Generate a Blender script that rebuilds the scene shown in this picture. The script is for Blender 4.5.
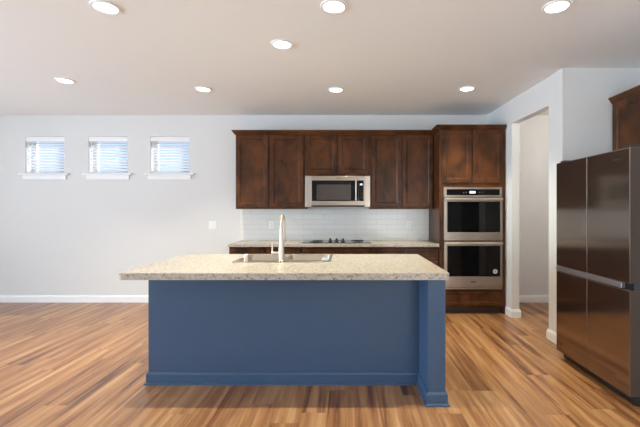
import bpy, bmesh, math, random
from mathutils import Vector, Matrix
random.seed(7)
S = bpy.context.scene
for o in list(bpy.data.objects):
    bpy.data.objects.remove(o)
COL = S.collection

# ------------------------------------------------------------------ camera, world, light, exposure
F = 378.0                      # focal length in pixels of the 640 px wide frame
CAM_Z = 1.339
VPX, VPY = 346.0, 211.0        # where lines running straight into the room meet
cam_d = bpy.data.cameras.new('camera'); cam = bpy.data.objects.new('camera', cam_d); COL.objects.link(cam)
cam.location = (0, 0, CAM_Z); cam.rotation_euler = (math.pi / 2, 0, 0)
cam_d.sensor_width = 36; cam_d.lens = 36 * F / 640
cam_d.shift_x = -(VPX - 320) / 640; cam_d.shift_y = -(213.5 - VPY) / 640
cam_d.clip_start = .05
S.camera = cam

S.view_settings.view_transform = 'Standard'; S.view_settings.look = 'None'
S.view_settings.gamma = 1; S.view_settings.use_curve_mapping = False
S.view_settings.exposure = 0.0
S.cycles.use_denoising = True
S.cycles.max_bounces = 10; S.cycles.diffuse_bounces = 6
S.cycles.sample_clamp_indirect = 6

w = bpy.data.worlds.new('sky'); S.world = w; w.use_nodes = True
wn = w.node_tree; bg = wn.nodes['Background']
tc = wn.nodes.new('ShaderNodeTexCoord'); sx = wn.nodes.new('ShaderNodeSeparateXYZ'); wr = wn.nodes.new('ShaderNodeValToRGB')
wn.links.new(tc.outputs['Generated'], sx.inputs[0]); wn.links.new(sx.outputs['Z'], wr.inputs[0]); wn.links.new(wr.outputs[0], bg.inputs[0])
wr.color_ramp.elements[0].position = .02; wr.color_ramp.elements[0].color = (.82, .90, 1, 1)
wr.color_ramp.elements[1].position = .30; wr.color_ramp.elements[1].color = (.50, .70, 1, 1)
bg.inputs[1].default_value = 1.15

def area(name, loc, rot, sx_, sy_, power, color):
    d = bpy.data.lights.new(name, 'AREA'); d.shape = 'RECTANGLE'; d.size = sx_; d.size_y = sy_
    d.energy = power; d.color = color
    o = bpy.data.objects.new(name, d); COL.objects.link(o); o.location = loc; o.rotation_euler = rot
    return o
R90 = math.pi / 2
DAY = (.84, .92, 1.0)
# daylight at the left and right openings; ground and rear lamps are added fill
area('daylight_left', (-7.95, .4, 1.22), (0, -R90 - .2, 0), 2.35, 5.8, 390, (.79, .90, 1.0)).data.spread = math.radians(125)
area('bounce_fill_left', (-9.5, .4, .02), (math.pi, 0, 0), 2.8, 6.5, 120, (.72, .90, 1.0))   # added upward fill for the ceiling, as if bounced off ground outside
area('fill_rear_left', (-3.35, -4.40, 1.25), (R90 + .25, 0, 0), 2.9, 2.2, 14, (.88, .96, 1.0))  # added fill lamp behind the viewer, shining in at an unseen window
area('fill_rear_right', (1.75, -4.40, 1.25), (R90 + .25, 0, 0), 1.7, 2.2, 95, (1.0, .95, .88))  # extra fill lamp and window, added while balancing the light from behind
area('bounce_fill_rear', (-.8, -5.9, .02), (math.pi, 0, 0), 8.0, 2.6, 700, (.62, .88, 1.0))      # added upward fill through the rear windows, to lift the ceiling
area('daylight_side', (3.30, 1.10, 1.15), (0, R90, 0), 2.2, .80, 10, (.95, .97, 1.0))
sun_d = bpy.data.lights.new('sun', 'SUN'); sun_d.energy = 7.5; sun_d.angle = .01; sun_d.color = (1, .97, .92)
sun = bpy.data.objects.new('sun', sun_d); COL.objects.link(sun)
sun.rotation_euler = Vector((-.6, -1, -.8)).to_track_quat('-Z', 'Y').to_euler()
CAN_POWER = 110
CAN_COLOR = (1.0, .96, .73)
HALL_POWER = 14.5

# ------------------------------------------------------------------ materials
def lin(r, g, b):
    f = lambda v: (v / 255) / 12.92 if v / 255 <= .04045 else ((v / 255 + .055) / 1.055) ** 2.4
    return (f(r), f(g), f(b), 1)
def newmat(name):
    m = bpy.data.materials.new(name); m.use_nodes = True
    return m, m.node_tree, m.node_tree.nodes['Principled BSDF']
def N(nt, t, **kw):
    n = nt.nodes.new(t)
    for k, v in kw.items():
        setattr(n, k, v)
    return n
def simple(name, col, rough=.5, metal=0, noise=None, bump=0, coat=0, spec=None):
    """principled material; noise = (scale, amount, stretch) mottles the base colour a little"""
    m, nt, b = newmat(name)
    b.inputs['Base Color'].default_value = col; b.inputs['Roughness'].default_value = rough; b.inputs['Metallic'].default_value = metal
    if coat: b.inputs['Coat Weight'].default_value = coat
    if spec is not None: b.inputs['Specular IOR Level'].default_value = spec
    sc, am, st = noise or (40, .03, (1, 1, 1))
    t = N(nt, 'ShaderNodeTexCoord'); mp = N(nt, 'ShaderNodeMapping'); mp.inputs['Scale'].default_value = st
    nz = N(nt, 'ShaderNodeTexNoise'); nz.inputs['Scale'].default_value = sc; nz.inputs['Detail'].default_value = 4
    mx = N(nt, 'ShaderNodeMix', data_type='RGBA')
    mx.inputs[6].default_value = tuple(c * (1 - am) for c in col[:3]) + (1,); mx.inputs[7].default_value = tuple(min(1, c * (1 + am)) for c in col[:3]) + (1,)
    nt.links.new(t.outputs['Object'], mp.inputs[0]); nt.links.new(mp.outputs[0], nz.inputs['Vector'])
    nt.links.new(nz.outputs['Fac'], mx.inputs[0]); nt.links.new(mx.outputs[2], b.inputs['Base Color'])
    if bump:
        bp = N(nt, 'ShaderNodeBump'); bp.inputs['Strength'].default_value = bump; bp.inputs['Distance'].default_value = .002
        nt.links.new(nz.outputs['Fac'], bp.inputs['Height']); nt.links.new(bp.outputs[0], b.inputs['Normal'])
    return m

def wood_floor():
    m, nt, b = newmat('plank_floor')
    L = nt.links
    def M(op, a, c=None):
        n = N(nt, 'ShaderNodeMath', operation=op)
        for i, v in enumerate((a, c)):
            if v is None: continue
            if isinstance(v, (int, float)): n.inputs[i].default_value = v
            else: L.new(v, n.inputs[i])
        return n.outputs[0]
    t = N(nt, 'ShaderNodeTexCoord'); s = N(nt, 'ShaderNodeSeparateXYZ'); L.new(t.outputs['Object'], s.inputs[0])
    W, LEN = .178, 1.22
    u = M('DIVIDE', M('ADD', s.outputs[0], 20.05), W); row = M('FLOOR', u); fu = M('FRACT', u)
    wn1 = N(nt, 'ShaderNodeTexWhiteNoise', noise_dimensions='1D'); L.new(row, wn1.inputs['W'])
    v = M('ADD', M('DIVIDE', M('ADD', s.outputs[1], 20), LEN), M('MULTIPLY', wn1.outputs['Value'], 3.7)); pl = M('FLOOR', v); fv = M('FRACT', v)
    cb = N(nt, 'ShaderNodeCombineXYZ'); L.new(row, cb.inputs[0]); L.new(pl, cb.inputs[1])
    wn2 = N(nt, 'ShaderNodeTexWhiteNoise', noise_dimensions='2D'); L.new(cb.outputs[0], wn2.inputs['Vector'])
    # grain stretched along the boards, shifted per board
    gx = N(nt, 'ShaderNodeCombineXYZ')
    L.new(M('ADD', s.outputs[0], M('MULTIPLY', wn2.outputs['Value'], 31)), gx.inputs[0]); L.new(M('MULTIPLY', s.outputs[1], .045), gx.inputs[1]); L.new(M('MULTIPLY', wn2.outputs['Value'], 17), gx.inputs[2])
    n1 = N(nt, 'ShaderNodeTexNoise'); n1.inputs['Scale'].default_value = 17; n1.inputs['Detail'].default_value = 7; n1.inputs['Roughness'].default_value = .62; n1.inputs['Distortion'].default_value = .25; L.new(gx.outputs[0], n1.inputs['Vector'])
    n2 = N(nt, 'ShaderNodeTexNoise'); n2.inputs['Scale'].default_value = 75; n2.inputs['Detail'].default_value = 5; L.new(gx.outputs[0], n2.inputs['Vector'])
    fac = M('ADD', M('ADD', M('MULTIPLY', wn2.outputs['Value'], .18), M('MULTIPLY', n1.outputs['Fac'], 1.55)), M('MULTIPLY', n2.outputs['Fac'], .34))
    fac = M('SUBTRACT', fac, .525)
    r = N(nt, 'ShaderNodeValToRGB'); L.new(fac, r.inputs[0])
    e = r.color_ramp.elements
    e[0].position = .20; e[0].color = lin(90, 52, 30)
    e[1].position = .88; e[1].color = lin(198, 156, 114)
    x = e.new(.36); x.color = lin(134, 88, 54)
    x = e.new(.58); x.color = lin(168, 120, 77)
    edge = M('MAXIMUM', M('LESS_THAN', fu, .012), M('LESS_THAN', fv, .0018))
    mx = N(nt, 'ShaderNodeMix', data_type='RGBA'); L.new(M('MULTIPLY', edge, .55), mx.inputs[0]); L.new(r.outputs[0], mx.inputs[6]); mx.inputs[7].default_value = lin(70, 42, 30)
    L.new(mx.outputs[2], b.inputs['Base Color'])
    b.inputs['Roughness'].default_value = .32; b.inputs['Specular IOR Level'].default_value = .75
    bp = N(nt, 'ShaderNodeBump'); bp.inputs['Strength'].default_value = .25; bp.inputs['Distance'].default_value = .001
    L.new(M('SUBTRACT', n2.outputs['Fac'], edge), bp.inputs['Height']); L.new(bp.outputs[0], b.inputs['Normal'])
    return m

def stained_wood():
    m, nt, b = newmat('dark_stained_maple'); L = nt.links
    t = N(nt, 'ShaderNodeTexCoord'); mp = N(nt, 'ShaderNodeMapping'); mp.inputs['Scale'].default_value = (1, 1, .7)
    gi = N(nt, 'ShaderNodeObjectInfo'); ad = N(nt, 'ShaderNodeVectorMath', operation='ADD'); ml = N(nt, 'ShaderNodeMath', operation='MULTIPLY'); ml.inputs[1].default_value = 20
    L.new(gi.outputs['Random'], ml.inputs[0]); L.new(t.outputs['Object'], ad.inputs[0]); L.new(ml.outputs[0], ad.inputs[1]); L.new(ad.outputs[0], mp.inputs[0])
    n1 = N(nt, 'ShaderNodeTexNoise'); n1.inputs['Scale'].default_value = 5.5; n1.inputs['Detail'].default_value = 5; n1.inputs['Distortion'].default_value = .7; L.new(mp.outputs[0], n1.inputs['Vector'])
    mp2 = N(nt, 'ShaderNodeMapping'); mp2.inputs['Scale'].default_value = (60, 60, 3); L.new(ad.outputs[0], mp2.inputs[0])
    n2 = N(nt, 'ShaderNodeTexNoise'); n2.inputs['Scale'].default_value = 1.5; n2.inputs['Detail'].default_value = 3; L.new(mp2.outputs[0], n2.inputs['Vector'])
    mm = N(nt, 'ShaderNodeMath', operation='MULTIPLY_ADD'); L.new(n2.outputs['Fac'], mm.inputs[0]); mm.inputs[1].default_value = .25; L.new(n1.outputs['Fac'], mm.inputs[2])
    r = N(nt, 'ShaderNodeValToRGB'); L.new(mm.outputs[0], r.inputs[0]); e = r.color_ramp.elements
    e[0].position = .38; e[0].color = lin(42, 24, 15); e[1].position = .88; e[1].color = lin(104, 62, 32)
    L.new(r.outputs[0], b.inputs['Base Color']); b.inputs['Roughness'].default_value = .30; b.inputs['Specular IOR Level'].default_value = .2
    return m

def granite():
    m, nt, b = newmat('speckled_stone'); L = nt.links
    t = N(nt, 'ShaderNodeTexCoord')
    n1 = N(nt, 'ShaderNodeTexNoise'); n1.inputs['Scale'].default_value = 48; n1.inputs['Detail'].default_value = 8; n1.inputs['Roughness'].default_value = .75; L.new(t.outputs['Object'], n1.inputs['Vector'])
    r1 = N(nt, 'ShaderNodeValToRGB'); L.new(n1.outputs['Fac'], r1.inputs[0]); e = r1.color_ramp.elements
    e[0].position = .36; e[0].color = lin(118, 114, 112); e[1].position = .60; e[1].color = lin(234, 229, 220)
    x = e.new(.43); x.color = lin(206, 199, 191); x = e.new(.52); x.color = lin(229, 221, 210)
    n2 = N(nt, 'ShaderNodeTexNoise'); n2.inputs['Scale'].default_value = 9; n2.inputs['Detail'].default_value = 4; L.new(t.outputs['Object'], n2.inputs['Vector'])
    r2 = N(nt, 'ShaderNodeValToRGB'); L.new(n2.outputs['Fac'], r2.inputs[0]); e = r2.color_ramp.elements
    e[0].position = .35; e[0].color = lin(190, 181, 169); e[1].position = .65; e[1].color = lin(178, 171, 161)
    mx = N(nt, 'ShaderNodeMix', data_type='RGBA', blend_type='MULTIPLY'); mx.inputs[0].default_value = .8; L.new(r1.outputs[0], mx.inputs[6]); L.new(r2.outputs[0], mx.inputs[7])
    v = N(nt, 'ShaderNodeTexVoronoi'); v.inputs['Scale'].default_value = 120; L.new(t.outputs['Object'], v.inputs['Vector'])
    lt = N(nt, 'ShaderNodeMath', operation='LESS_THAN'); lt.inputs[1].default_value = .17; L.new(v.outputs['Distance'], lt.inputs[0])
    ml = N(nt, 'ShaderNodeMath', operation='MULTIPLY'); ml.inputs[1].default_value = .55; L.new(lt.outputs[0], ml.inputs[0])
    m2 = N(nt, 'ShaderNodeMix', data_type='RGBA'); L.new(ml.outputs[0], m2.inputs[0]); L.new(mx.outputs[2], m2.inputs[6]); m2.inputs[7].default_value = lin(120, 108, 100)
    L.new(m2.outputs[2], b.inputs['Base Color']); b.inputs['Roughness'].default_value = .22
    return m

def tile():
    m, nt, b = newmat('white_subway_tile'); L = nt.links
    t = N(nt, 'ShaderNodeTexCoord'); mp = N(nt, 'ShaderNodeMapping'); mp.inputs['Rotation'].default_value = (R90, 0, 0); L.new(t.outputs['Object'], mp.inputs[0])
    s = N(nt, 'ShaderNodeSeparateXYZ'); L.new(t.outputs['Object'], s.inputs[0])
    ad = N(nt, 'ShaderNodeMath', operation='ADD'); L.new(s.outputs[0], ad.inputs[0]); L.new(s.outputs[1], ad.inputs[1])
    cb = N(nt, 'ShaderNodeCombineXYZ'); L.new(ad.outputs[0], cb.inputs[0]); L.new(s.outputs[2], cb.inputs[1])
    br = N(nt, 'ShaderNodeTexBrick'); L.new(cb.outputs[0], br.inputs['Vector']); br.inputs['Scale'].default_value = 1
    br.inputs['Brick Width'].default_value = .305; br.inputs['Row Height'].default_value = .0765; br.inputs['Mortar Size'].default_value = .0022; br.inputs['Mortar Smooth'].default_value = .2
    br.inputs['Color1'].default_value = lin(231, 229, 223); br.inputs['Color2'].default_value = lin(234, 233, 229); br.inputs['Mortar'].default_value = lin(208, 206, 201)
    L.new(br.outputs['Color'], b.inputs['Base Color']); b.inputs['Roughness'].default_value = .18
    bp = N(nt, 'ShaderNodeBump'); bp.invert = True; bp.inputs['Strength'].default_value = .5; bp.inputs['Distance'].default_value = .002
    L.new(br.outputs['Fac'], bp.inputs['Height']); L.new(bp.outputs[0], b.inputs['Normal'])
    return m

def thin_glass():
    m, nt, b = newmat('window_glass'); nt.nodes.remove(b); L = nt.links
    out = nt.nodes['Material Output']; tr = N(nt, 'ShaderNodeBsdfTransparent'); gl = N(nt, 'ShaderNodeBsdfGlossy'); gl.inputs['Roughness'].default_value = .02
    tr.inputs[0].default_value = (.94, .97, 1, 1)
    mx = N(nt, 'ShaderNodeMixShader'); mx.inputs[0].default_value = .04
    L.new(tr.outputs[0], mx.inputs[1]); L.new(gl.outputs[0], mx.inputs[2]); L.new(mx.outputs[0], out.inputs[0])
    return m
def emit(name, col, st):
    m, nt, b = newmat(name); b.inputs['Base Color'].default_value = col
    b.inputs['Emission Color'].default_value = col; b.inputs['Emission Strength'].default_value = st
    return m

def slat_mat():
    m, nt, b = newmat('white_blind_slat'); L = nt.links
    b.inputs['Base Color'].default_value = lin(240, 241, 243); b.inputs['Roughness'].default_value = .45
    tl = N(nt, 'ShaderNodeBsdfTranslucent'); tl.inputs[0].default_value = lin(240, 241, 243); mx = N(nt, 'ShaderNodeMixShader'); mx.inputs[0].default_value = .38
    L.new(b.outputs[0], mx.inputs[1]); L.new(tl.outputs[0], mx.inputs[2]); L.new(mx.outputs[0], nt.nodes['Material Output'].inputs[0])
    return m

MAT = dict(
    wall=simple('light_grey_wall_paint', lin(222, 221, 219), .85, noise=(180, .012, (1, 1, 1)), bump=.06),
    ceiling=simple('flat_ceiling_paint', lin(240, 240, 239), .9, noise=(160, .012, (1, 1, 1)), bump=.06),
    trim=simple('white_trim_paint', lin(240, 240, 240), .45),
    floor=wood_floor(), wood=stained_wood(), stone=granite(), tile=tile(), glass=thin_glass(),
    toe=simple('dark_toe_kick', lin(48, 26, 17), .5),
    blue=simple('navy_blue_paint', lin(58, 83, 111), .42, noise=(8, .04, (1, 1, 1))),
    steel=simple('brushed_stainless', (.44, .375, .315, 1), .30, 1, noise=(6, .05, (1, 1, 90))),
    warmsteel=simple('warm_brushed_stainless', (.36, .295, .235, 1), .28, 1, noise=(6, .05, (1, 1, 90))),
    sinksteel=simple('satin_sink_steel', (.56, .49, .41, 1), .28, 1, noise=(6, .04, (60, 1, 1))),
    nickel=simple('warm_brushed_nickel', (.58, .51, .43, 1), .36, 1),
    darksteel=simple('dark_brushed_stainless', (.29, .235, .20, 1), .12, .95, noise=(5, .04, (90, 90, 1))),
    fridgecase=simple('grey_fridge_case', lin(74, 63, 55), .6, 0, spec=.2),
    handlestrip=simple('satin_grey_handle_metal', lin(158, 154, 158), .34, .7),
    blackglass=simple('black_oven_glass', (.004, .004, .0045, 1), .05, spec=.28),
    cookglass=simple('black_cooktop_glass', (.012, .012, .012, 1), .06),
    winglass=simple('grey_mesh_glass', lin(58, 50, 45), .25),
    blackplastic=simple('black_plastic', (.014, .014, .015, 1), .4),
    white=simple('white_plastic', lin(243, 243, 241), .35),
    blind=slat_mat(),
    sticker=simple('white_paper_sticker', lin(216, 218, 216), .6),
    bluesticker=simple('pale_blue_sticker', lin(205, 222, 236), .5),
    stickerink=simple('grey_sticker_print', lin(150, 152, 152), .6),
    display=emit('blue_display', (.45, .62, 1, 1), 1.6),
    lamp=emit('lit_diffuser', (1.0, .95, .86, 1), 7.0),
    slot=simple('dark_slot', (.05, .05, .05, 1), .5),
    steeldark=simple('dark_logo_metal', (.12, .1, .09, 1), .4, .5),
)

# ------------------------------------------------------------------ mesh helpers
class MB:
    def __init__(self): self.bm = bmesh.new()
    def box(self, x0, x1, y0, y1, z0, z1, bev=0, seg=2):
        b = bmesh.new(); bmesh.ops.create_cube(b, size=1)
        for v in b.verts:
            v.co = Vector(((x0 + x1) / 2 + v.co.x * (x1 - x0), (y0 + y1) / 2 + v.co.y * (y1 - y0), (z0 + z1) / 2 + v.co.z * (z1 - z0)))
        if bev: bmesh.ops.bevel(b, geom=b.edges[:], offset=bev, segments=seg, affect='EDGES', profile=.5)
        self._merge(b); return self
    def _merge(self, b):
        me = bpy.data.meshes.new('t'); b.to_mesh(me); b.free(); self.bm.from_mesh(me); bpy.data.meshes.remove(me)
    def prism(self, pts, z0, z1, bev=0):
        b = bmesh.new(); f = b.faces.new([b.verts.new((p[0], p[1], z0)) for p in pts])
        r = bmesh.ops.extrude_face_region(b, geom=[f])
        for v in r['geom']:
            if isinstance(v, bmesh.types.BMVert): v.co.z = z1
        bmesh.ops.recalc_face_normals(b, faces=b.faces[:])
        if bev: bmesh.ops.bevel(b, geom=b.edges[:], offset=bev, segments=2, affect='EDGES', profile=.5)
        self._merge(b); return self
    def sweep(self, prof, path, up=Vector((0, 0, 1)), side=1):
        """profile [(out, z)] carried along a horizontal path [(x, y)], mitred; out is to the right of travel * side"""
        b = bmesh.new(); P = [Vector((p[0], p[1], 0)) for p in path]; rings = []
        for i, p in enumerate(P):
            ds = []
            if i > 0: ds.append((P[i] - P[i - 1]).normalized())
            if i < len(P) - 1: ds.append((P[i + 1] - P[i]).normalized())
            ns = [Vector((d.y, -d.x, 0)) * side for d in ds]
            n = sum(ns, Vector()); n.normalize(); k = 1 / max(.2, n.dot(ns[0]))
            rings.append([b.verts.new((p.x + n.x * o * k, p.y + n.y * o * k, z)) for o, z in prof])
        m = len(prof)
        for a, c in zip(rings, rings[1:]):
            for j in range(m): b.faces.new((a[j], a[(j + 1) % m], c[(j + 1) % m], c[j]))
        b.faces.new(rings[0]); b.faces.new(rings[-1][::-1])
        bmesh.ops.recalc_face_normals(b, faces=b.faces[:]); self._merge(b); return self
    def lathe(self, prof, c, axis='z', n=32):
        """profile [(radius, height)] spun about an axis through c"""
        b = bmesh.new(); rings = []
        for r, h in prof:
            if r < 1e-6: rings.append([b.verts.new((0, 0, h))]); continue
            rings.append([b.verts.new((r * math.cos(2 * math.pi * i / n), r * math.sin(2 * math.pi * i / n), h)) for i in range(n)])
        for a, c2 in zip(rings, rings[1:]):
            for i in range(n):
                j = (i + 1) % n
                if len(a) == 1 and len(c2) == 1: continue
                if len(a) == 1: b.faces.new((a[0], c2[i], c2[j]))
                elif len(c2) == 1: b.faces.new((a[i], c2[0], a[j]))
                else: b.faces.new((a[i], c2[i], c2[j], a[j]))
        if len(rings[0]) > 1: b.faces.new(rings[0])
        if len(rings[-1]) > 1: b.faces.new(rings[-1])
        bmesh.ops.recalc_face_normals(b, faces=b.faces[:])
        R = {'z': Matrix(), 'y': Matrix.Rotation(R90, 4, 'X'), 'x': Matrix.Rotation(R90, 4, 'Y')}[axis]   # 'y': height points to -Y (the viewer); 'x': to +X
        bmesh.ops.transform(b, matrix=Matrix.Translation(c) @ R, verts=b.verts[:])
        self._merge(b); return self
    def tube(self, pts, rad, n=16):
        pts = [Vector(p) for p in pts]; rad = rad if isinstance(rad, (list, tuple)) else [rad] * len(pts)
        b = bmesh.new(); rings = []; ref = None
        for i, p in enumerate(pts):
            d = (pts[min(i + 1, len(pts) - 1)] - pts[max(i - 1, 0)]).normalized()
            if ref is None: ref = Vector((1, 0, 0)) if abs(d.x) < .9 else Vector((0, 1, 0))
            a = (ref - d * ref.dot(d)).normalized(); c = d.cross(a); ref = a
            rings.append([b.verts.new(p + rad[i] * (a * math.cos(2 * math.pi * k / n) + c * math.sin(2 * math.pi * k / n))) for k in range(n)])
        for a, c in zip(rings, rings[1:]):
            for k in range(n): b.faces.new((a[k], a[(k + 1) % n], c[(k + 1) % n], c[k]))
        b.faces.new(rings[0][::-1]); b.faces.new(rings[-1])
        bmesh.ops.recalc_face_normals(b, faces=b.faces[:]); self._merge(b); return self
    def door(self, u0, u1, z0, z1, f, t=.02, st=.055, rec=.010, plane='y', drop=.014):
        """shaker door: front face at f, looking to -Y (plane 'y', u = x) or to -X (plane 'x', u = y)"""
        b = bmesh.new(); e = .003
        loops = [(0, t), (0, e), (e, 0), (st, 0), (st + drop, rec)]
        R = []
        for ins, d in loops:
            q = [(u0 + ins, z0 + ins), (u1 - ins, z0 + ins), (u1 - ins, z1 - ins), (u0 + ins, z1 - ins)]
            R.append([b.verts.new((u, f + d, z) if plane == 'y' else (f + d, u, z)) for u, z in q])
        for a, c in zip(R, R[1:]):
            for i in range(4): b.faces.new((a[i], a[(i + 1) % 4], c[(i + 1) % 4], c[i]))
        b.faces.new(R[0]); b.faces.new(R[-1])
        bmesh.ops.recalc_face_normals(b, faces=b.faces[:]); self._merge(b); return self
    def build(self, name, mat, parent=None, smooth=False):
        me = bpy.data.meshes.new(name)
        o = bpy.data.objects.new(name, me); COL.objects.link(o)
        bm = self.bm
        if parent is not None:
            off = world_loc(parent); o.parent = parent
        else:
            xs = [v.co for v in bm.verts]
            lo = Vector((min(v.x for v in xs), min(v.y for v in xs), min(v.z for v in xs))); hi = Vector((max(v.x for v in xs), max(v.y for v in xs), 0))
            off = Vector(((lo.x + hi.x) / 2, (lo.y + hi.y) / 2, lo.z)); o.location = off
        bmesh.ops.translate(bm, vec=-off, verts=bm.verts[:])
        bm.to_mesh(me); bm.free(); me.materials.append(MAT[mat] if isinstance(mat, str) else mat)
        if smooth:
            for p in me.polygons: p.use_smooth = True
            try: me.set_sharp_from_angle(angle=math.radians(35))
            except Exception: pass
        return o
def world_loc(o):
    v = Vector(o.location)
    while o.parent is not None:
        o = o.parent; v += Vector(o.location)
    return v
def tag(o, label=None, cat=None, group=None, kind=None):
    if label: o['label'] = label
    if cat: o['category'] = cat
    if group: o['group'] = group
    if kind: o['kind'] = kind
    return o
def thing(name, loc, label, cat, group=None, kind=None):
    o = bpy.data.objects.new(name, None); COL.objects.link(o); o.location = loc; o.empty_display_size = .1
    return tag(o, label, cat, group, kind)
def copy_tree(o, parent=None):
    c = o.copy(); COL.objects.link(c); c.parent = parent
    for ch in list(o.children): copy_tree(ch, c)
    return c
def struct(o, label, cat='room'): return tag(o, label, cat, kind='structure')

# ------------------------------------------------------------------ room shell
H = 2.743; YB = 5.545; XL = -7.60; XR = 2.95; YF = -4.0; WT = .24
def wall_xz(x0, x1, y0, y1, holes):
    """wall in the XZ plane, thickness y0..y1, with rectangular holes (xa, xb, za, zb) that share no column"""
    m = MB(); x = x0
    for xa, xb, za, zb in sorted(holes):
        if xa > x: m.box(x, xa, y0, y1, 0, H)
        if za > 0: m.box(xa, xb, y0, y1, 0, za)
        if zb < H: m.box(xa, xb, y0, y1, zb, H)
        x = xb
    if x < x1: m.box(x, x1, y0, y1, 0, H)
    return m
def wall_yz(y0, y1, x0, x1, holes):
    m = MB(); y = y0
    for ya, yb, za, zb in sorted(holes):
        if ya > y: m.box(x0, x1, y, ya, 0, H)
        if za > 0: m.box(x0, x1, ya, yb, 0, za)
        if zb < H: m.box(x0, x1, ya, yb, zb, H)
        y = yb
    if y < y1: m.box(x0, x1, y, y1, 0, H)
    return m
XH = 3.45                                                    # far side of the passage behind the opening
struct(MB().box(XL - WT, XH + .1, YF - WT, YB + WT, -.06, 0).build('floor', 'floor'), 'brown wood plank floor running toward the kitchen wall', 'floor')
struct(MB().box(XL - WT, XH + .1, YF - WT, YB + WT, H, H + .08).build('ceiling', 'ceiling'), 'flat pale grey ceiling with recessed lights', 'ceiling')
WIN = [(-4.417, 'leftmost'), (-3.491, 'middle'), (-2.585, 'right')]
WW, WZ0, WZ1 = .572, 1.889, 2.432
struct(wall_xz(XL, XH, YB, YB + WT, [(c - WW / 2, c + WW / 2, WZ0, WZ1) for c, _ in WIN]).build('wall_back', 'wall'), 'light grey wall behind the cabinets with three small windows', 'wall')
LW = (-2.6, 3.4, .05, 2.40); RW = (-4.8, -1.9, .15, 2.35); RW2 = (.9, 2.6, .15, 2.35); SW = (.68, 1.52, .05, 2.25)
struct(wall_yz(YF, YB + WT, XL - WT, XL, [LW]).build('wall_left', 'wall'), 'light grey side wall with wide glazed opening', 'wall')
struct(wall_xz(XL, XR, YF - WT, YF, [RW, RW2]).build('wall_front', 'wall'), 'light grey wall with added windows facing the kitchen', 'wall')
m = MB()
m.prism([(2.127, 3.713), (2.127, 3.967), (2.235, 3.967), (2.235, 3.83), (XH, 3.83), (XH, 3.713)], 0, H)            # corner by the refrigerator
m.prism([(2.084, 4.75), (2.0675, YB), (2.16, YB), (2.178, 4.75)], 0, H)                                           # stub beside the oven cabinet
m.prism([(2.127, 3.967), (2.084, 4.75), (2.178, 4.75), (2.235, 3.967)], 2.445, H)                                  # header over the opening
struct(m.build('wall_right', 'wall'), 'light grey partition wall with tall cased-free opening beside the ovens', 'wall')
struct(wall_yz(YF, 3.713, XR, XR + WT, [SW]).build('wall_side', 'wall'), 'light grey wall behind the refrigerator', 'wall')
struct(MB().box(XH, XH + .1, 3.713, YB, 0, H).build('wall_passage', 'wall'), 'light grey end wall of the passage', 'wall')

BB = [(0, 0), (.016, 0), (.016, .078), (.011, .09), (.008, .103), (0, .103)]
def base(name, path, label, side=1):
    struct(MB().sweep(BB, path, side=side).build(name, 'trim'), label, 'baseboard')
base('baseboard_back', [(XL, YB), (-1.54, YB)], 'white baseboard under the three small windows')
base('baseboard_passage', [(2.16, YB), (XH, YB)], 'white baseboard in the passage beyond the opening')
base('baseboard_stub', [(2.079, 4.90), (2.084, 4.75), (2.178, 4.75), (2.165, 5.1)], 'white baseboard wrapping the wall end beside the ovens', side=1)
base('baseboard_right', [(2.32, 3.713), (2.127, 3.713), (2.127, 3.967), (2.235, 3.967)], 'white baseboard wrapping the wall end beside the refrigerator', side=-1)
base('baseboard_left', [(XL, YF), (XL, LW[0])], 'white baseboard on the side wall')

# three small windows with sill and apron
for i, (c, nm) in enumerate(WIN):
    w_ = thing('window_%d' % (i + 1), (c, YB, WZ0), '%s of the three small square windows high on the grey wall' % nm, 'window', kind='structure')
    a, b_ = c - WW / 2, c + WW / 2
    y0, y1 = YB + .155, YB + .205
    f = MB(); t = .034
    f.box(a, a + t, y0, y1, WZ0, WZ1).box(b_ - t, b_, y0, y1, WZ0, WZ1).box(a + t, b_ - t, y0, y1, WZ0, WZ0 + t).box(a + t, b_ - t, y0, y1, WZ1 - t, WZ1)
    f.build('window_frame', 'trim', w_)
    MB().box(a + t, b_ - t, y0 + .03, y0 + .034, WZ0 + t, WZ1 - t).build('pane', 'glass', w_)
    MB().box(a - .075, b_ + .075, YB - .042, YB + .13, WZ0 - .022, WZ0, .004).build('sill', 'trim', w_)
    MB().box(a - .03, b_ + .03, YB - .018, YB, WZ0 - .088, WZ0 - .022, .004).build('apron', 'trim', w_)
# glazed openings for daylight, out of view; the rear two are added for fill
def big_window(name, hole, axis, pos, label):
    a, b_, za, zb = hole; t = .07
    o = thing(name, (pos, (a + b_) / 2, za) if axis == 'x' else ((a + b_) / 2, pos, za), label, 'window', kind='structure')
    f = MB()
    def bx(u0, u1, z0, z1):
        f.box(pos - .03, pos + .03, u0, u1, z0, z1) if axis == 'x' else f.box(u0, u1, pos - .03, pos + .03, z0, z1)
    bx(a, a + t, za, zb); bx(b_ - t, b_, za, zb); bx(a, b_, za, za + t); bx(a, b_, zb - t, zb)
    n = 2 if b_ - a > 1.5 else 0
    for k in range(1, n): bx(a + (b_ - a) * k / n - .04, a + (b_ - a) * k / n + .04, za, zb)
    f.build('window_frame', 'trim', o)
    g = MB()
    g.box(pos - .002, pos + .002, a + t, b_ - t, za + t, zb - t) if axis == 'x' else g.box(a + t, b_ - t, pos - .002, pos + .002, za + t, zb - t)
    g.build('pane', 'glass', o)
big_window('window_4', LW, 'x', XL - .12, 'wide glazed door in the side wall')
big_window('window_5', RW, 'y', YF - .12, 'added wide window in the unseen wall facing the kitchen')
big_window('window_7', RW2, 'y', YF - .12, 'added second window in the unseen wall facing the kitchen')
big_window('window_6', SW, 'x', XR + .12, 'narrow glazed door in the refrigerator side wall')

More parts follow.
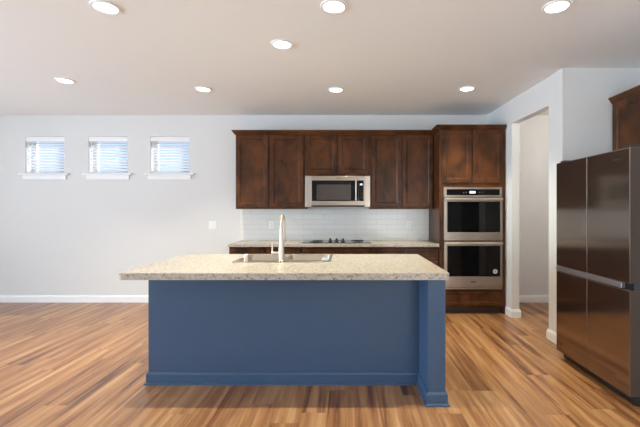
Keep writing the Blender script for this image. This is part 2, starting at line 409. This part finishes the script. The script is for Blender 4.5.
# tile backsplash (back wall and the return on the oven cabinet's side)
UZ = 1.367                                                   # underside of the wall cabinets
TX0 = -1.552; TALL_L = 1.215
struct(MB().box(TX0, TALL_L - .001, YB - .008, YB, .914, UZ).build('trim_1', 'tile'),
       'white subway tile backsplash between counter and wall cabinets', 'backsplash')

# ------------------------------------------------------------------ kitchen run along the back wall
FU = 5.221                                                   # face of the wall cabinet doors
ux = lambda p: (p - VPX) / (F / FU)
def wall_cabinet(x0, x1, z0, z1, doors, dz, label):
    t = thing('wall_cabinet', ((x0 + x1) / 2, YB, z0), label, 'cabinet', 'wall cabinets over the back counter')
    MB().box(x0, x1, FU + .02, YB, z0, z1, .002).build('carcass', 'wood', t)
    for a, b_ in doors: MB().door(a, b_, dz[0], dz[1], FU, st=.05).build('door', 'wood', t)
    return t
UTOP = 2.42
wall_cabinet(ux(235.3), ux(304.8), UZ, UTOP, [(ux(236.4), ux(268.0)), (ux(270.0), ux(303.0))], (1.396, 2.386), 'tall dark brown double-door wall cabinet left of the microwave')
wall_cabinet(ux(304.8), ux(370.2), 1.826, UTOP, [(ux(306.2), ux(336.8)), (ux(338.2), ux(368.2))], (1.862, 2.386), 'short dark brown double-door wall cabinet above the microwave')
wall_cabinet(ux(370.2), TALL_L, UZ, UTOP, [(ux(371.8), ux(401.2)), (ux(402.8), ux(432.8))], (1.396, 2.386), 'tall dark brown double-door wall cabinet between microwave and ovens')
CR = [(0, 0), (.012, 0), (.020, .012), (.040, .040), (.046, .046), (.046, .058), (0, .058)]
def crown(path, z, label, side=1):
    tag(MB().sweep([(o, z + h) for o, h in CR], path, side=side).build('crown_molding', 'wood'), label, 'molding')
crown([(ux(235.3), YB), (ux(235.3), FU + .02), (TALL_L - .002, FU + .02)], 2.396, 'dark brown crown molding along the top of the three wall cabinets')

# tall oven cabinet
FT = 4.896; TALL_R = 2.066
tx = lambda p: (p - VPX) / (F / FT)
tz = lambda p: CAM_Z + (VPY - p) / (F / FT)
t = thing('oven_cabinet', ((TALL_L + TALL_R) / 2, YB, 0), 'tall dark brown cabinet housing the two stacked ovens', 'cabinet')
OX0, OX1, OZ0, OZ1 = tx(443.6), tx(502.0), tz(289.2), tz(187.4)
m = MB(); y0 = FT + .02
m.box(TALL_L, TALL_L + .02, y0, YB - .002, .0, 2.42).box(TALL_R - .02, TALL_R, y0, YB - .002, 0, 2.42)                     # sides
m.box(TALL_L, TALL_R, YB - .02, YB - .002, .1, 2.42)
m.box(TALL_L + .02, TALL_R - .02, y0, YB - .02, OZ1 + .004, 2.42).box(TALL_L + .02, TALL_R - .02, y0, YB - .02, .09, OZ0 - .004)   # upper and lower compartments
m.box(TALL_L + .02, OX0 + .006, y0, y0 + .03, OZ0 - .004, OZ1 + .004).box(OX1 - .006, TALL_R - .02, y0, y0 + .03, OZ0 - .004, OZ1 + .004)
m.build('carcass', 'wood', t)
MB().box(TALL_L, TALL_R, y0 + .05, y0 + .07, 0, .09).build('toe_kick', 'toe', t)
for a, b_ in ((tx(442.2), tx(471.8)), (tx(473.2), tx(502.8))): MB().door(a, b_, tz(182.8), tz(129.6), FT, st=.052).build('door', 'wood', t)
MB().door(tx(442.2), tx(502.8), .115, OZ0 - .02, FT, st=.035, rec=.006).build('drawer_front', 'wood', t)
crown([(TALL_L, YB), (TALL_L, y0), (TALL_R + .002, y0)], 2.396, 'dark brown crown molding on top of the tall oven cabinet')

# double wall oven
ov = thing('double_oven', ((OX0 + OX1) / 2, FT, OZ0), 'stainless double wall oven with black glass doors', 'oven')
yo = FT - .005
MB().box(OX0 + .012, OX1 - .012, y0 + .001, YB - .04, OZ0 + .004, OZ1 - .004).build('oven_body', 'blackplastic', ov)
cp = MB().box(OX0, OX1, yo, y0, tz(197.0), OZ1, .003).build('control_panel', 'steel', ov)
MB().box(tx(446.6), tx(499.4), yo - .002, yo, tz(195.2), tz(189.2), .0008).build('panel_glass', 'blackglass', cp)
MB().box(tx(469.5), tx(475.3), yo - .003, yo - .002, tz(193.4), tz(191.2)).build('display', 'display', cp)
for px in (463.5, 466, 479, 481.5): MB().box(tx(px) - .004, tx(px) + .004, yo - .003, yo - .002, tz(193), tz(192.2)).build('touch_key', 'steel', cp)
def oven_door(zt, zb, gz1, gz0):
    d = MB().box(OX0, OX1, yo - .012, y0, zb, zt, .003).build('door', 'steel', ov)
    MB().box(tx(446.9), tx(499.6), yo - .014, yo - .012, gz0, gz1, .0008).build('door_glass', 'blackglass', d)
    h = MB().box(OX0 + .01, OX1 - .01, yo - .062, yo - .040, zt - .036, zt - .006, .010, 3)
    for xx in (OX0 + .06, OX1 - .085): h.box(xx, xx + .025, yo - .044, yo - .011, zt - .030, zt - .012, .003)
    h.build('handle', 'nickel', d)  # lighter metal than the door, imitating downlight caught on the bar
    return d
oven_door(tz(197.6), tz(240.6), tz(201.5), tz(232.2))
d2 = oven_door(tz(241.6), tz(286.8), tz(245.6), tz(276.2))
st = MB().lathe([(.029, 0), (.029, .0012), (0, .0012)], (tx(494.6), yo - .014, tz(271.2)), 'y').build('sticker', 'sticker', d2)
tag(st, 'round pale sticker')
MB().lathe([(.019, .0012), (.019, .0018), (.013, .0018), (.013, .0012)], (tx(494.6), yo - .014, tz(271.2)), 'y').box(tx(494.6) - .003, tx(494.6) + .003, yo - .0158, yo - .0152, tz(271.2) - .012, tz(271.2) + .012).build('sticker_print', 'stickerink', st)
MB().box(OX0, OX1, yo - .004, y0, OZ0, tz(287.2), .002).build('vent_trim', 'steel', ov)
MB().box((OX0 + OX1) / 2 - .03, (OX0 + OX1) / 2 + .03, yo - .0126, yo - .012, tz(282.3), tz(281)).build('badge', 'steeldark', ov)

# microwave between the wall cabinets
FM = 5.165
mx_ = lambda p: (p - VPX) / (F / FM)
mz = lambda p: CAM_Z + (VPY - p) / (F / FM)
MX0, MX1 = mx_(311.2), mx_(364.8)
mw = thing('microwave', ((MX0 + MX1) / 2, YB, mz(206.8)), 'stainless over-the-range microwave under the short cabinet', 'microwave')
MB().box(MX0, MX1, FM + .035, YB - .009, mz(206.6), 1.824, .003).build('body', 'blackplastic', mw)
for a, b_ in ((ux(305.4), MX0 - .001), (MX1 + .001, ux(370.0))):
    tag(MB().box(a, b_, FM + .02, FM + .05, mz(207.0), 1.822, .002).build('side_filler', 'steel', mw), 'flat stainless filler strip')
d = MB().box(MX0, mx_(358.6), FM, FM + .034, mz(205.4), mz(176.0), .003).build('door', 'warmsteel', mw)
g = MB().box(mx_(311.8), mx_(358.4), FM - .002, FM, mz(201.0), mz(180.4), .0008).build('door_glass', 'blackglass', d)
MB().box(mx_(316.6), mx_(351.0), FM - .0026, FM - .002, mz(199.8), mz(184.6)).build('window_screen', 'winglass', d)
h = MB().tube([(mx_(356.1), FM - .045, mz(200.6)), (mx_(356.1), FM - .045, mz(180.6))], .013, 20)
for zz in (mz(199), mz(182.2)): h.box(mx_(356.1) - .008, mx_(356.1) + .008, FM - .042, FM - .001, zz - .008, zz + .008)
h.build('handle', 'steel', d, True)
cp = MB().box(mx_(358.7), MX1, FM, FM + .034, mz(205.4), mz(176.0), .003).build('control_panel', 'warmsteel', mw)
MB().box(mx_(358.8), mx_(363.6), FM - .002, FM, mz(201.0), mz(180.4), .0008).build('panel_glass', 'blackglass', cp)
MB().box(mx_(360.0), mx_(362.4), FM - .003, FM - .002, mz(185.2), mz(183.6)).build('display', 'display', cp)
for r_ in range(5):
    for c_ in range(3): MB().box(mx_(360.2) + c_ * .012, mx_(360.2) + c_ * .012 + .006, FM - .0028, FM - .002, mz(188.2 + 2.3 * r_) - .004, mz(188.2 + 2.3 * r_) + .003).build('key', 'winglass', cp)
MB().box(mx_(336.5), mx_(340.5), FM - .0006, FM, mz(178.4), mz(177.6)).build('badge', 'steeldark', mw)

# base cabinets and counter
FB = 4.925
BX = [ux(235.3), -.578, .335, TALL_L - .001]
BL = ['dark brown base cabinet at the open left end of the back counter', 'dark brown base cabinet below the cooktop', 'dark brown base cabinet beside the ovens']
for i in range(3):
    a, b_ = BX[i] + .0005, BX[i + 1] - .0005
    t = thing('base_cabinet', ((a + b_) / 2, YB, 0), BL[i], 'cabinet', 'base cabinets under the back counter')
    MB().box(a, b_, FB + .02, YB - .001, .10, .872, .002).build('carcass', 'wood', t)
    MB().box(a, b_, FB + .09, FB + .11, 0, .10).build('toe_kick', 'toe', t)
    mid = (a + b_) / 2
    fr = [(a + .012, b_ - .012)] if i == 1 else [(a + .012, mid - .012), (mid + .012, b_ - .012)]
    for p, q in fr: MB().door(p, q, .70, .850, FB, st=.03, rec=.006).build('drawer_front', 'wood', t)
    for p, q in [(a + .012, mid - .003), (mid + .003, b_ - .012)]: MB().door(p, q, .125, .68, FB, st=.052).build('door', 'wood', t)
tag(MB().box(BX[0], TALL_L - .0085, 4.885, YB - .0085, .873, .914, .004).build('back_countertop', 'stone'), 'speckled cream stone countertop along the back wall under the tile', 'countertop')

# cooktop
CX0, CX1 = -.592, .342
ck = thing('cooktop', ((CX0 + CX1) / 2, 5.24, .914), 'black glass electric cooktop with centre knobs on the back counter', 'cooktop')
MB().box(CX0, CX1, 4.985, 5.475, .9143, .922, .002).build('glass_top', 'cookglass', ck)
for cx, cy, r_ in ((-.40, 5.10, .10), (-.40, 5.36, .08), (.16, 5.10, .08), (.16, 5.36, .10), (-.12, 5.37, .06)):
    MB().lathe([(r_, .9221), (r_, .9224), (r_ - .003, .9224), (r_ - .003, .9221)], (cx, cy, 0), n=40).build('burner_ring', 'cookglass', ck)
for px in (330.3, 336.6, 343.0):
    MB().lathe([(.026, 0), (.026, .012), (.018, .018), (.013, .046), (.010, .050), (0, .050)], ((px - VPX) / (F / 5.10), 5.10, .922), n=24).build('knob', 'blackplastic', ck, True)

# outlets and switch
def plate(name, x, z, w_, h_, y, label, cat, group=None, n=0):
    t = thing(name, (x, y, z - h_ / 2), label, cat, group)
    MB().box(x - w_ / 2, x + w_ / 2, y - .006, y, z - h_ / 2, z + h_ / 2, .0025).build('cover_plate', 'white', t)
    if n == 0:
        for dz in (-.02, .02):
            s = MB().box(x - .017, x + .017, y - .0085, y - .006, z + dz - .015, z + dz + .015, .001).build('socket', 'white', t)
            q = MB()
            for dx in (-.007, .007): q.box(x + dx - .0012, x + dx + .0012, y - .009, y - .0084, z + dz - .004, z + dz + .006)
            q.box(x - .002, x + .002, y - .009, y - .0084, z + dz - .011, z + dz - .007)
            q.build('slot', 'slot', s)
    else:
        for k in range(n):
            dx = (k - (n - 1) / 2) * .046
            MB().prism([(x + dx - .016, y - .006), (x + dx - .016, y - .010), (x + dx + .016, y - .010), (x + dx + .016, y - .006)], z - .033, z + .033).build('rocker', 'white', t)
    return t
plate('wall_outlet', (271.4 - VPX) / 68.3, CAM_Z - (225 - VPY) / 68.3, .075, .12, YB - .0082, 'white outlet on the tile behind the faucet', 'outlet', 'outlets on the tile backsplash')
plate('wall_outlet', (408.6 - VPX) / 68.3, CAM_Z - (225 - VPY) / 68.3, .075, .12, YB - .0082, 'white outlet on the tile right of the cooktop', 'outlet', 'outlets on the tile backsplash')
plate('light_switch', (212.8 - VPX) / 68.17, CAM_Z - (225.2 - VPY) / 68.17, .118, .122, YB, 'white double rocker switch on the grey wall left of the cabinets', 'light switch', None, 2)

# ------------------------------------------------------------------ island
IX0, IX1, IY0, IY1 = -1.569, .707, 2.578, 3.735
PX0, PY = -1.529, 2.926                                        # blue back panel
SX0, SX1, SY0, SY1 = -.942, -.125, 3.115, 3.668                # sink cut-out outline
isl = thing('kitchen_island', ((IX0 + IX1) / 2, 3.2, 0), 'navy blue kitchen island with a projecting end leg', 'kitchen island')
LXI, LXO = .566, .686                                          # the projecting end wall (leg)
B = MB()
B.box(PX0, LXI, PY, PY + .02, 0, .868)                         # back panel
B.box(PX0, PX0 + .02, PY + .02, 3.70, 0, .868).box(LXI - .02, LXI, PY + .02, 3.70, 0, .868)
B.box(PX0 + .02, LXI - .02, 3.66, 3.70, .10, .868).box(PX0 + .02, LXI - .02, PY + .02, 3.66, .08, .10)
B.build('body', 'blue', isl)
MB().box(LXI, LXO, 2.606, 3.70, 0, .868, .002).build('leg', 'blue', isl)
bp = [(0, 0), (.024, 0), (.024, .010), (.018, .015), (.013, .017), (.013, .078), (.009, .088), (.003, .094), (0, .094)]
MB().sweep(bp, [(PX0, 3.70), (PX0, PY), (LXI, PY), (LXI, 2.606), (LXO, 2.606), (LXO, 3.70)], side=1).build('base_molding', 'blue', isl)
for k in range(4):
    a = PX0 + .02 + k * (LXI - PX0 - .04) / 4; b_ = a + (LXI - PX0 - .04) / 4
    d = MB().box(a + .006, b_ - .006, 3.70, 3.72, .12, .85, .003).build('door', 'blue', isl)
# countertop with the sink cut-out
m = MB(); z0, z1 = .868, .914
hx0, hx1, hy0, hy1 = SX0 + .012, SX1 - .012, SY0 + .012, SY1 - .012
b = bmesh.new()
o_ = [(IX0, IY0), (IX1, IY0), (IX1, IY1), (IX0, IY1)]
rr = .035; oc = []
for (cx, cy, a0) in ((IX0 + rr, IY0 + rr, 180), (IX1 - .012, IY0 + .012, 270), (IX1 - .012, IY1 - .012, 0), (IX0 + rr, IY1 - rr, 90)):
    r_ = rr if cx < 0 else .012
    oc.append([(cx + r_ * math.cos(math.radians(a0 + q)), cy + r_ * math.sin(math.radians(a0 + q))) for q in (0, 22.5, 45, 67.5, 90)])
hole = [(hx0, hy0), (hx1, hy0), (hx1, hy1), (hx0, hy1)]
def ringfaces(z):
    ov_ = [[b.verts.new((x, y, z)) for x, y in c] for c in oc]; hv = [b.verts.new((x, y, z)) for x, y in hole]
    for i in range(4):
        j = (i + 1) % 4
        for k in range(4): b.faces.new((ov_[i][k], ov_[i][k + 1], hv[i]))
        b.faces.new((ov_[i][4], ov_[j][0], hv[j], hv[i]))
    return [v for c in ov_ for v in c], hv
e = .004
to, th = ringfaces(z1); bo, bh = ringfaces(z0)
for L_, M_ in ((to, bo), (th, bh)):
    n = len(L_)
    for i in range(n): b.faces.new((L_[i], L_[(i + 1) % n], M_[(i + 1) % n], M_[i]))
bmesh.ops.recalc_face_normals(b, faces=b.faces[:])
m._merge(b)
tag(m.build('island_countertop', 'stone'), 'large speckled cream stone countertop on the blue island', 'countertop')

# double-bowl drop-in sink
sk = thing('kitchen_sink', ((SX0 + SX1) / 2, (SY0 + SY1) / 2, .914), 'stainless double-bowl sink set in the island countertop', 'sink')
bx0, bx1 = SX0 + .03, SX1 - .03; xm = (SX0 + SX1) / 2; by0, by1 = SY0 + .105, SY1 - .028; dw = .016
rim = MB(); zr0, zr1 = .9142, .919
rim.box(SX0, SX1, SY0, by0, zr0, zr1, .002).box(SX0, SX1, by1, SY1, zr0, zr1, .002).box(SX0, bx0, by0, by1, zr0, zr1).box(bx1, SX1, by0, by1, zr0, zr1).box(xm - dw, xm + dw, by0, by1, .905, zr1 - .001)
rim.build('rim', 'sinksteel', sk)
def bowl(x0, x1):
    b = bmesh.new(); zt, zb, rr = .9175, .720, .05
    def loop(ins, z, r):
        q = []
        for cx, cy, a0 in ((x0 + ins + r, by0 + ins + r, 180), (x1 - ins - r, by0 + ins + r, 270), (x1 - ins - r, by1 - ins - r, 0), (x0 + ins + r, by1 - ins - r, 90)):
            for k in range(6): q.append(b.verts.new((cx + r * math.cos(math.radians(a0 + 18 * k)), cy + r * math.sin(math.radians(a0 + 18 * k)), z)))
        return q
    Ls = [loop(-.004, zt, .012), loop(0, zt - .006, .03), loop(.004, zb + .03, .05), loop(.014, zb + .008, .05), loop(.035, zb, .05)]
    for a, c in zip(Ls, Ls[1:]):
        for i in range(len(a)): b.faces.new((a[i], a[(i + 1) % len(a)], c[(i + 1) % len(a)], c[i]))
    b.faces.new(Ls[-1]); bmesh.ops.recalc_face_normals(b, faces=b.faces[:])
    bmesh.ops.reverse_faces(b, faces=b.faces[:])
    mm = MB(); mm._merge(b); o = mm.build('bowl', 'sinksteel', sk, True)
    MB().lathe([(.045, zb + .001), (.045, zb + .004), (.03, zb + .004), (.028, zb + .0015), (0, zb + .0015)], ((x0 + x1) / 2, (by0 + by1) / 2 + .05, 0)).build('drain', 'steel', o, True)
    return o
bowl(bx0, xm - dw); rb = bowl(xm + dw, bx1)
tag(MB().lathe([(.030, 0), (.030, .001), (0, .001)], (-.205, by1 - .0075, .868), 'y').build('sticker', 'bluesticker', sk), 'round pale blue sticker')

# faucet on the sink deck, its spout reaching away over the bowls
fx, fy = -.543, 3.178
fa = thing('kitchen_faucet', (fx, fy, .919), 'tall brushed nickel gooseneck faucet standing on the sink deck', 'faucet')
MB().lathe([(.030, 0), (.030, .006), (.024, .012), (.0235, .10), (.021, .13), (0, .13)], (fx, fy, .919)).build('base', 'nickel', fa, True)
arc = [(fx, fy, 1.04)]
for z in (1.10, 1.16, 1.205): arc.append((fx, fy, z))
for k in range(1, 13):
    a = math.pi * k / 12; arc.append((fx, fy + .06 - .06 * math.cos(a), 1.24 + .06 * math.sin(a)))
arc.append((fx, fy + .12, 1.17))
MB().tube(arc, [.019, .0165, .0145, .013] + [.012] * 13, 20).build('spout', 'nickel', fa, True)
MB().lathe([(.0125, 0), (.0145, -.02), (.016, -.085), (.0145, -.10), (0, -.10)], (fx, fy + .12, 1.17)).build('spray_head', 'nickel', fa, True)
hd = MB().tube([(fx - .018, fy, .985), (fx - .068, fy, .985), (fx - .082, fy, .985)], [.0135, .0135, .011], 16).build('handle', 'nickel', fa, True)
MB().tube([(fx - .076, fy, .99), (fx - .076, fy, 1.03), (fx - .078, fy, 1.072)], [.006, .005, .0042], 12).build('lever', 'nickel', hd, True)
t = thing('air_gap_cap', (-.838, 3.178, .919), 'short brushed nickel cylinder on the sink deck left of the faucet', 'sink fitting')
MB().lathe([(.026, 0), (.026, .004), (.0225, .006), (.0225, .052), (.018, .058), (0, .058)], (-.838, 3.178, .919)).build('cap', 'nickel', t, True)

# ------------------------------------------------------------------ refrigerator and the cabinet over it
GX, GY0, GY1 = 1.920, 2.556, 3.452
fr = thing('refrigerator', (2.35, (GY0 + GY1) / 2, 0), 'large dark stainless four-door refrigerator against the side wall', 'refrigerator')
CX = GX + .075
MB().box(CX + .008, 2.72, GY0 + .008, GY1 - .008, .03, 1.752, .004).build('case', 'fridgecase', fr)
MB().box(CX - .02, CX + .02, GY0 + .02, GY1 - .02, .012, .066, .004).build('base_grille', 'blackplastic', fr)
gm = 3.012; gp = .0025
ZB0, ZB1, ZT0, ZT1 = .078, .798, .846, 1.772
def fdoor(y0, y1, z0, z1):
    d = MB().box(GX, CX, y0, y1, z0, z1, .006, 3).build('door', 'darksteel', fr)
    d.data.materials.append(MAT['fridgecase'])               # painted door sides behind the steel skin
    for p in d.data.polygons:
        if p.normal.x > -.3: p.material_index = 1
    return d
for y0, y1 in ((GY0, gm - gp), (gm + gp, GY1)):
    fdoor(y0, y1, ZT0, ZT1); fdoor(y0, y1, ZB0, ZB1)
# pocket handle rail between upper and lower doors, split in two
MB().box(GX + .03, CX + .004, GY0 + .004, GY1 - .004, ZB1 - .002, ZT0 + .002).build('handle_recess', 'blackplastic', fr)
for y0, y1 in ((GY0 + .075, gm - .003), (gm + .003, GY1 - .002)):
    MB().box(GX - .004, GX + .026, y0, y1, ZB1 + .004, ZT0 - .003, .004).build('handle', 'handlestrip', fr)
for y in (GY0 + .03, GY1 - .09):
    MB().box(GX + .02, CX + .07, y, y + .06, 1.7725, 1.79, .004).build('hinge_cover', 'blackplastic', fr)
for x in (CX + .05, 2.66):
    for y in (GY0 + .05, GY1 - .05): MB().lathe([(.022, 0), (.022, .02), (.012, .03), (0, .03)], (x, y, 0), n=16).build('foot', 'blackplastic', fr)
MB().box(GX - .001, GX, GY0 + .085, GY0 + .165, 1.700, 1.712).build('badge', 'blackplastic', fr)
MB().box(CX + .03, CX + .06, GY0 + .005, GY0 + .0085, .815, .835, .001).build('side_clip', 'white', fr)

FX = 2.603
t = thing('fridge_cabinet', (2.78, 3.25, 1.84), 'dark brown cabinet mounted on the wall above the refrigerator', 'cabinet')
MB().box(FX + .02, XR - .001, 2.75, 3.712, 1.84, 2.42, .002).build('carcass', 'wood', t)
for y0, y1 in ((2.765, 3.222), (3.236, 3.695)): MB().door(y0, y1, 1.865, 2.386, FX, st=.055, plane='x').build('door', 'wood', t)
crown([(FX + .02, 3.712), (FX + .02, 2.75), (XR - .001, 2.75)], 2.388, 'dark brown crown molding on the cabinet above the refrigerator')

# ------------------------------------------------------------------ window blinds
def blind(c):
    a, b_ = c - WW / 2 + .004, c + WW / 2 - .004
    t = thing('window_blind', (c, YB, WZ0), 'x', 'window blind', 'blinds in the three small windows')
    MB().box(a, b_, YB + .003, YB + .012, WZ1 - .072, WZ1 - .003, .002).box(a, b_, YB + .012, YB + .06, WZ1 - .055, WZ1 - .003).build('valance', 'trim', t)
    s = MB(); n = 11; top = WZ1 - .092; step = (top - (WZ0 + .035)) / (n - 1); th = math.radians(-12)
    for k in range(n):
        z = top - k * step; cy = YB + .036; hw = .0245
        dy, dz = hw * math.cos(th), hw * math.sin(th); tt = .0014
        bb = bmesh.new()
        q = [(cy - dy, z - dz - tt), (cy, z - tt + .002), (cy + dy, z + dz - tt), (cy + dy, z + dz + tt), (cy, z + tt + .002), (cy - dy, z - dz + tt)]
        va = [bb.verts.new((a + .003, y, zz)) for y, zz in q]; vb = [bb.verts.new((b_ - .003, y, zz)) for y, zz in q]
        for i in range(6): bb.faces.new((va[i], va[(i + 1) % 6], vb[(i + 1) % 6], vb[i]))
        bb.faces.new(va); bb.faces.new(vb[::-1]); bmesh.ops.recalc_face_normals(bb, faces=bb.faces[:]); s._merge(bb)
    s.build('slats', 'blind', t)
    MB().box(a + .002, b_ - .002, YB + .012, YB + .06, WZ0 + .003, WZ0 + .018, .003).build('bottom_rail', 'blind', t)
    for x in (a + .075, b_ - .085):
        for y in (YB + .011, YB + .061): MB().tube([(x, y, WZ0 + .01), (x, y, WZ1 - .06)], .0014, 6).build('ladder_cord', 'white', t)
    MB().tube([(a + .035, YB + .006, WZ1 - .075), (a + .036, YB + .004, WZ0 + .12)], .004, 8).build('wand', 'white', t)
    return t
b0 = blind(WIN[0][0]); b0['label'] = 'white slatted blind in the small window farthest from the cabinets'
for (c, _), lb in zip(WIN[1:], ('white slatted blind in the middle one of the small windows', 'white slatted blind in the small window nearest the cabinets')):
    k = copy_tree(b0); k.location = (c, YB, WZ0); k['label'] = lb

# ------------------------------------------------------------------ recessed ceiling lights
LIGHTS = [(-1.652, 2.60, 'recessed ceiling light nearest the viewer on the window side'), (-.083, 2.59, 'recessed ceiling light in the front row, over the island middle'),
          (1.445, 2.59, 'recessed ceiling light in the front row, nearest the refrigerator'), (-.538, 3.178, 'recessed ceiling light over the faucet, between the two rows'),
          (-3.02, 4.067, 'recessed ceiling light closest to the three small windows'), (-1.64, 4.35, 'recessed ceiling light in the back row, left of the wall cabinets'),
          (-.116, 4.368, 'recessed ceiling light in the back row, in front of the microwave'), (1.387, 4.332, 'recessed ceiling light in the back row, in front of the ovens')]
def can():
    t = thing('ceiling_light', (0, 0, H), 'x', 'ceiling light', 'recessed ceiling lights')
    MB().lathe([(.070, -.002), (.074, -.010), (.090, -.008), (.094, -.0005), (.070, -.0005)], (0, 0, H), n=40).build('trim_ring', 'trim', t, True)
    MB().lathe([(.0695, -.0006), (.0695, -.004), (0, -.006)], (0, 0, H), n=40).build('diffuser', 'lamp', t, True)
    d = bpy.data.lights.new('downlight', 'SPOT'); d.energy = CAN_POWER; d.color = CAN_COLOR; d.spot_size = math.radians(98); d.spot_blend = .8; d.shadow_soft_size = .012
    o = bpy.data.objects.new('downlight', d); COL.objects.link(o); o.parent = t; o.location = (0, 0, -.02)
    return t
c0 = can()
for i, (x, y, lb) in enumerate(LIGHTS):
    c = c0 if i == 0 else copy_tree(c0)
    c.location = (x, y, H); c['label'] = lb
# the passage behind the opening has a light of its own, out of sight round the corner
d = bpy.data.lights.new('passage_light', 'POINT'); d.energy = HALL_POWER; d.color = (1, .95, .88); d.shadow_soft_size = .12
o = bpy.data.objects.new('passage_light', d); COL.objects.link(o); o.location = (2.95, 4.3, 2.5)
